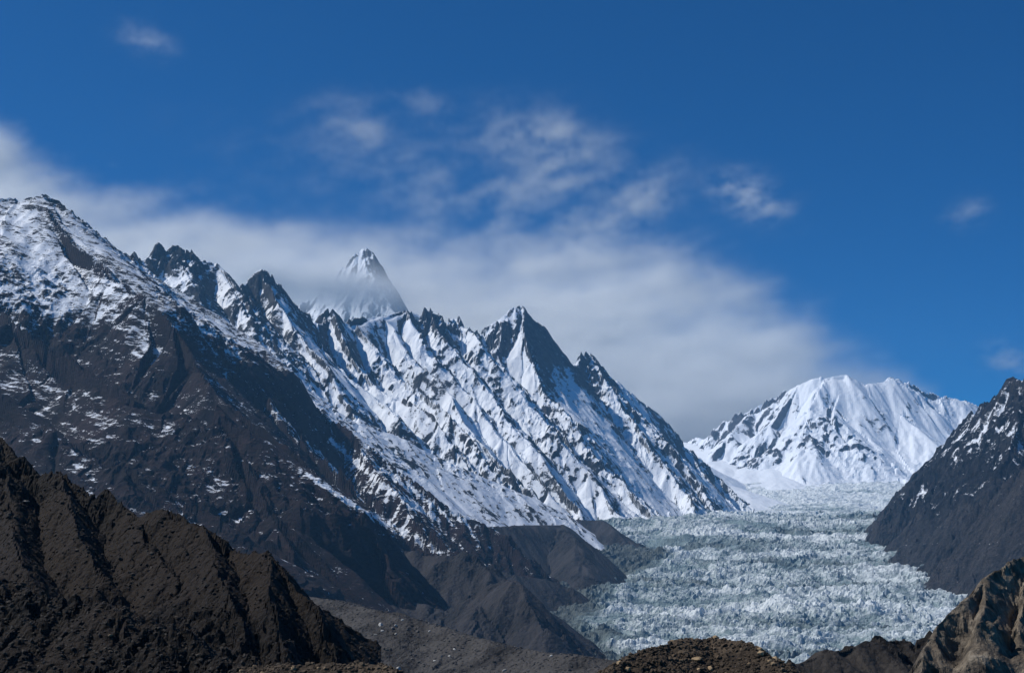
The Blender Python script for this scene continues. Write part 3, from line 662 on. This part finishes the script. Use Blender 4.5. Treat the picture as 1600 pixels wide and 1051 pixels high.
def place(name, me, p, size, label, group=None, cat='stone'):
    o = bpy.data.objects.new(name, me); COL.objects.link(o)
    o.location = (p[0], p[1], p[2] + size * .12); o.scale = (size, size, size)
    o.rotation_euler = (RND.uniform(-.35, .35), RND.uniform(-.35, .35), RND.uniform(0, 6.28))
    o['label'] = label; o['category'] = cat
    if group: o['group'] = group
    return o
def scatter(surf, n_big, n_small, size, mats, label, group, seed, name='stone', stuff=None, where=None, flat=.65, power=2.2):
    rs = np.random.RandomState(seed); pts, px, py = visible_points(*surf)
    if where is not None:
        k = where(px, py, pts); pts, px, py = pts[k], px[k], py[k]
    # even out over the picture
    w_ = pts[:, 1] ** 2; w_ = w_ / w_.sum()
    pick = pts[rs.choice(len(pts), n_big + n_small, replace=True, p=w_)] + rs.uniform(-.5, .5, (n_big + n_small, 3)) * np.array([1, 1, 0]) * size * .5
    sz = size * (1 - rs.rand(n_big + n_small) * .92) ** (-1 / power); sz = np.minimum(sz, size * 4.5); o = np.argsort(-sz)
    meshes = []
    for k, mt in enumerate(mats):
        for q in range(3):
            me = stone_mesh(name, seed * 31 + k * 7 + q, 0, flat); me.materials.append(mt); meshes.append(me)
    for t, i in enumerate(o[:n_big]):
        q = RND.randrange(len(meshes)); lb = label if mats[q // 3] is mats[0] else label.replace('brown stone', 'tan stone').replace('grey stone', 'pale stone')
        place(name, meshes[q], pick[i], sz[i], lb, group)
    # the many little ones together
    base = [(np.array([v.co[:] for v in m_.vertices], f32), np.array([p.vertices[:] for p in m_.polygons], np.int32)) for m_ in meshes if len({len(p.vertices) for p in m_.polygons}) == 1]
    V, T = [], []; off = 0
    for i in o[n_big:]:
        v, t = base[rs.randint(len(base))]; a = rs.uniform(0, 6.28); c, s_ = math.cos(a), math.sin(a)
        q = v * sz[i]; q = np.stack([q[:, 0] * c - q[:, 1] * s_, q[:, 0] * s_ + q[:, 1] * c, q[:, 2]], -1) + pick[i] + np.array([0, 0, sz[i] * .1])
        V.append(q); T.append(t + off); off += len(v)
    if V:
        me = bpy.data.meshes.new(stuff or 'gravel'); me.from_pydata(np.concatenate(V).tolist(), [], np.concatenate(T).tolist()); me.materials.append(mats[0])
        ob = bpy.data.objects.new(stuff or 'gravel', me); COL.objects.link(ob); ob['kind'] = 'stuff'; ob['label'] = 'small loose stones between the bigger ones'
SM = (bx_, by_, bz_, bvis); SC = (cx_, cy_, cz_, cvis); SR = (mx, my, mz, mvis); SL = (lx, ly, lz, lvis); SN = (nx_, ny_, nz_, nvis)
scatter(SM, 95, 1500, .065, [S_brown, S_brown, S_brown, S_tan], 'small brown stone half sunk in the stony brown mound', 'stones on the brown mound', 3)
scatter(SC, 40, 500, .06, [S_brown, S_brown, S_tan], 'small brown stone on the pebbly bank along the bottom edge', 'stones on the pebbly bank', 5)
scatter(SR, 80, 2600, .42, [S_grey, S_grey, S_grey, S_pale], 'grey stone lying on the grey gravel moraine slope', 'stones on the grey moraine', 7)
scatter(SL, 35, 1500, .17, [S_dark, S_dark, S_dark], 'dark stone lying on the shaded rubble ridge', 'stones on the dark ridge', 9)
scatter(SN, 25, 900, .13, [S_dark, S_dark, S_dark], 'dark stone on the near rubble bank in the corner', 'stones on the rubble bank', 11)
def at(surf, px, py):
    pts, a, b = visible_points(*surf); return pts[np.argmin((a - px) ** 2 + (b - py) ** 2)]
for surf, px, py, wpx, mt, fl, lab in (
        (SM, 1088, 1029, 11, S_tan, .5, 'largest tan stone near the top of the brown mound'),
        (SM, 1030, 1036, 7, S_brown, .7, 'round dark brown stone left of the largest tan stone'),
        (SM, 1092, 1046, 6, S_tan, .4, 'flat tan stone below the largest tan stone'),
        (SR, 595, 977, 5.5, S_pale, .9, 'pale square boulder standing out on the grey moraine slope'),
        (SR, 598, 985, 4, S_pale, .5, 'pale flat rock just below the square pale boulder'),
        (SR, 618, 990, 3.6, S_pale, .6, 'pale rock right of and below the square pale boulder'),
        (SR, 586, 992, 3.0, S_pale, .5, 'small pale rock left of and below the square pale boulder'),
        (SR, 678, 1032, 3.2, S_pale, .6, 'pale stone low on the grey moraine near its middle'),
        (SR, 710, 1014, 3.0, S_pale, .6, 'pale stone on the grey moraine below its crest'),
        (SR, 622, 1047, 6.5, S_pale, .6, 'white boulder cut by the bottom edge beside the pebbly bank'),
        (SL, 38, 784, 8, S_pale, .25, 'pale flat slab lying on the dark ridge near its top'),
        (SN, 173, 995, 4.5, S_tan, .5, 'light tan stone on the near rubble bank')):
    p = at(surf, px, py); me = stone_mesh('boulder', int(px), 1, fl); me.materials.append(mt)
    place('boulder', me, p, wpx * p[1] / F, lab, cat='boulder')

# ------------------------------------------------------------------ ground below everything
TH, R, X, Y = grid(-900, 2500, 20, 9200, 22, 22)
Z = np.interp(R, [0, 40, 130, 300, 560, 1200, 2000, 4000, 8000, 60000], [-9, -14, -25, -70, -120, -190, -230, -200, -180, -180]).astype(f32)
m = NT('valley_floor'); n1 = m.noise(20, 6, .6)
m.set(m.b.inputs['Base Color'], m.ramp(n1, [(.3, (.04, .035, .03)), (.7, (.10, .09, .085))]))
build_mesh('ground', X, Y, Z, m.m, label='grey rubble valley floor under everything')

# ------------------------------------------------------------------ haze
def haze(density):
    me = bpy.data.meshes.new('haze'); x, y0, y1, a, b = 7000, -60, 9360, -262, 1420
    vs = [(-x, y0, a), (x, y0, a), (x, y1, a), (-x, y1, a), (-x, y0, b), (x, y0, b), (x, y1, b), (-x, y1, b)]
    me.from_pydata(vs, [], [(3, 2, 1, 0), (4, 5, 6, 7), (0, 1, 5, 4), (1, 2, 6, 5), (2, 3, 7, 6), (3, 0, 4, 7)])
    mt = bpy.data.materials.new('haze_air'); mt.use_nodes = True; t = mt.node_tree; t.nodes.clear()
    o = t.nodes.new('ShaderNodeOutputMaterial'); pv = t.nodes.new('ShaderNodeVolumePrincipled')
    pv.inputs['Color'].default_value = (.26, .60, 1, 1); pv.inputs['Density'].default_value = density; pv.inputs['Anisotropy'].default_value = .25
    t.links.new(pv.outputs[0], o.inputs['Volume']); me.materials.append(mt)
    ob = bpy.data.objects.new('haze', me); COL.objects.link(ob); ob['kind'] = 'stuff'; ob['label'] = 'thin blue mountain haze filling the valley'
haze(3.7e-5)

# ------------------------------------------------------------------ clouds: voxel fields turned into real volumes
def cloud(name, label, x0, x1, y0, y1, z0_, z1_, vox, field, kind=None, g=.12, col=(.97, .99, 1)):
    nx, ny, nz = (int((x1 - x0) / vox), int((y1 - y0) / (vox * 1.6)), int((z1_ - z0_) / vox))
    xs = x0 + (np.arange(nx) + .5) * (x1 - x0) / nx; ys = y0 + (np.arange(ny) + .5) * (y1 - y0) / ny; zs = z0_ + (np.arange(nz) + .5) * (z1_ - z0_) / nz
    Xg, Yg, Zg = np.meshgrid(xs, ys, zs, indexing='ij')
    D = field(Xg.astype(f32), Yg.astype(f32), Zg.astype(f32)).astype(f32)
    for ax in range(3):                                  # nothing may touch the walls of the box
        n = D.shape[ax]; k = np.clip(np.minimum(np.arange(n), n - 1 - np.arange(n)) / 4.0, 0, 1)
        D = D * k.reshape([-1 if i == ax else 1 for i in range(3)])
    me = bpy.data.meshes.new(name); me.vertices.add(D.size)
    at = me.attributes.new('dens', 'FLOAT', 'POINT'); at.data.foreach_set('value', D.ravel())
    ob = bpy.data.objects.new(name, me); COL.objects.link(ob); ob['label'] = label
    if kind: ob['kind'] = kind
    else: ob['category'] = 'cloud'
    mt = bpy.data.materials.new(name + '_vapour'); mt.use_nodes = True; t = mt.node_tree; t.nodes.clear()
    o = t.nodes.new('ShaderNodeOutputMaterial'); pv = t.nodes.new('ShaderNodeVolumePrincipled')
    pv.inputs['Color'].default_value = col + (1,); pv.inputs['Density'].default_value = .001; pv.inputs['Anisotropy'].default_value = g
    pv.inputs['Density Attribute'].default_value = 'density'
    t.links.new(pv.outputs[0], o.inputs['Volume']); me.materials.append(mt)
    ng = bpy.data.node_groups.new(name + '_volume', 'GeometryNodeTree')
    ng.interface.new_socket('Geometry', in_out='INPUT', socket_type='NodeSocketGeometry')
    ng.interface.new_socket('Geometry', in_out='OUTPUT', socket_type='NodeSocketGeometry')
    N = ng.nodes; L = ng.links; gi = N.new('NodeGroupInput'); go = N.new('NodeGroupOutput')
    p = N.new('GeometryNodeInputPosition'); sep = N.new('ShaderNodeSeparateXYZ'); L.new(p.outputs[0], sep.inputs[0])
    def M(op, a, b):
        q = N.new('ShaderNodeMath'); q.operation = op
        for i, v in ((0, a), (1, b)):
            if isinstance(v, (int, float)): q.inputs[i].default_value = v
            else: L.new(v, q.inputs[i])
        return q.outputs[0]
    ii = []
    for k, (a, b, n) in enumerate(((x0, x1, nx), (y0, y1, ny), (z0_, z1_, nz))):
        f = M('MULTIPLY', M('SUBTRACT', sep.outputs[k], a), n / (b - a)); f = M('FLOOR', f, 0)
        ii.append(M('MINIMUM', M('MAXIMUM', f, 0), n - 1))
    idx = M('ADD', M('MULTIPLY', M('ADD', M('MULTIPLY', ii[0], ny), ii[1]), nz), ii[2])
    na = N.new('GeometryNodeInputNamedAttribute'); na.data_type = 'FLOAT'; na.inputs[0].default_value = 'dens'
    si = N.new('GeometryNodeSampleIndex'); si.data_type = 'FLOAT'; si.domain = 'POINT'
    L.new(gi.outputs[0], si.inputs['Geometry']); L.new(na.outputs[0], si.inputs['Value'])
    ti = N.new('FunctionNodeFloatToInt'); ti.rounding_mode = 'ROUND'; L.new(idx, ti.inputs[0]); L.new(ti.outputs[0], si.inputs['Index'])
    vc = N.new('GeometryNodeVolumeCube'); L.new(si.outputs[0], vc.inputs['Density'])
    vc.inputs['Min'].default_value = (x0, y0, z0_); vc.inputs['Max'].default_value = (x1, y1, z1_)
    vc.inputs['Resolution X'].default_value = nx; vc.inputs['Resolution Y'].default_value = ny; vc.inputs['Resolution Z'].default_value = nz
    sm = N.new('GeometryNodeSetMaterial'); sm.inputs['Material'].default_value = mt
    L.new(vc.outputs[0], sm.inputs['Geometry']); L.new(sm.outputs[0], go.inputs[0])
    md = ob.modifiers.new('volume', 'NODES'); md.node_group = ng
    print(name, nx, ny, nz, time.time() - T0)
    return ob

def to_px(X, Y, Z):
    return CX + X / Y * F * math.cos(PITCH), 870 - (Z - CAMZ) / Y * F      # near enough for cloud outlines

TOPX = [-300, -100, 0, 50, 110, 200, 300, 370, 450, 540, 640, 720, 800, 880, 950, 1040, 1125, 1200, 1250, 1295, 1340, 1400, 1500]
TOPY = [60, 160, 215, 255, 300, 322, 335, 345, 362, 358, 368, 392, 400, 392, 392, 405, 435, 470, 505, 535, 565, 600, 720]
def bank(X, Y, Z):
    yc = 10700.
    Yc = 10150 + 1.0 * (Z - 1000) - .12 * (X + 500)
    px, py = to_px(X, Yc, Z)
    n1 = fbm3(X / 950, Y / 900, Z / 480, 401, 5, .58); n2 = 1.3 * fbm3(X / 330 + n1, Y / 300, Z / 190, 411, 4, .72)
    top = np.interp(px, TOPX, TOPY)
    stq = fbm3((X + Z * .6) / 1100, Y / 700, (Z - X * .3) / 210, 431, 4, .62)
    dpy = py - (top - 90 * n1 - 40 * n2 - 60 * stq)
    e = sst(-45, 165, dpy) * (.55 + .45 * sst(60, 200, dpy))
    mid = np.exp(-((Y - Yc) / 260) ** 2)
    d = e * np.clip(.85 + .9 * n1 + .7 * n2 + .6 * stq, .10, 2.6) * mid * 11.0
    def puff(cx, cy, rx, ry, a, th=0.0):
        c, s_ = math.cos(th), math.sin(th); ux = ((px - cx) * c + (py - cy) * s_) / rx; uy = (-(px - cx) * s_ + (py - cy) * c) / ry
        return a * np.exp(-(ux * ux + uy * uy))
    vv = puff(850, 215, 100, 46, .60, .25) + puff(560, 185, 75, 45, .20, .4) + puff(1000, 305, 66, 36, .5, -.7) + puff(700, 290, 260, 60, .16, .2) + puff(650, 140, 60, 16, .2, .5) \
        + puff(920, 370, 55, 34, .35) + puff(1050, 410, 42, 24, .4, -.5) + puff(850, 310, 170, 60, .18)
    streak = fbm3((X + Z * .9) / 900, Y / 500, (Z - X * .35) / 150, 421, 4, .62)
    vv = vv * np.clip(.15 + 3.2 * streak + 2.6 * n2 + 1.2 * n1, 0, 4)
    clear = np.exp(-(((px - 590) / 80) ** 2 + ((py - 420) / 62) ** 2)) * (Y < 10600)
    d = (d + 2.6 * vv * mid) * (1 - .97 * clear)
    wrap = puff(470, 480, 58, 24, 9) + puff(535, 492, 80, 18, 9) + puff(600, 505, 60, 22, 6) + puff(520, 440, 26, 16, 1.5) + puff(560, 455, 40, 26, .7)
    return (d + wrap * np.exp(-((Y - 9830) / 110) ** 2) * np.clip(.9 + 1.2 * n1 + n2, 0, 3)) * 1.5
cloud('clouds', 'long bank of windblown cloud streaming behind the ridge', -5800, 3600, 9450, 14600, 600, 4900, 42, bank, kind='stuff', g=.12)
def small(cx, cy, rx, ry, a, seed, th=0.0):
    def fld(X, Y, Z):
        px, py = to_px(X, np.full_like(Y, 10500.), Z)
        n1 = fbm3((X + Z * .8) / 330, Y / 260, (Z - X * .3) / 130, seed, 5, .7)
        c, s_ = math.cos(th), math.sin(th); ux = ((px - cx) * c + (py - cy) * s_) / rx; uy = (-(px - cx) * s_ + (py - cy) * c) / ry
        return 1.5 * a * np.exp(-(ux * ux + uy * uy)) * np.exp(-((Y - 10500) / 250) ** 2) * np.clip(.1 + 5.2 * n1, 0, 5)
    def lim(p): return (p - CX) / F * 10500 / math.cos(PITCH)
    return dict(x0=lim(cx - 2.6 * rx), x1=lim(cx + 2.6 * rx), y0=9950, y1=11050, z0_=CAMZ + (870 - cy - 3.2 * ry) / F * 10500, z1_=CAMZ + (870 - cy + 3.2 * ry) / F * 10500, vox=22, field=fld)
cloud('cloud', 'small ragged white cloud alone in the blue sky right of centre', **small(1175, 298, 52, 24, 2.2, 501, .45))
cloud('cloud', 'faint little cloud tuft high at the right', **small(1520, 326, 24, 16, 1.1, 511))
cloud('cloud', 'pale cloud scrap touching the right edge above the dark slope', **small(1580, 562, 32, 18, 1.8, 521, .3))
cloud('cloud', 'barely visible wisp in the top left sky', **small(205, 35, 36, 16, .8, 531, .2))
print('script %.1f tris %d' % (time.time() - T0, sum(len(o.data.polygons) for o in bpy.data.objects if o.type == 'MESH') * 2))
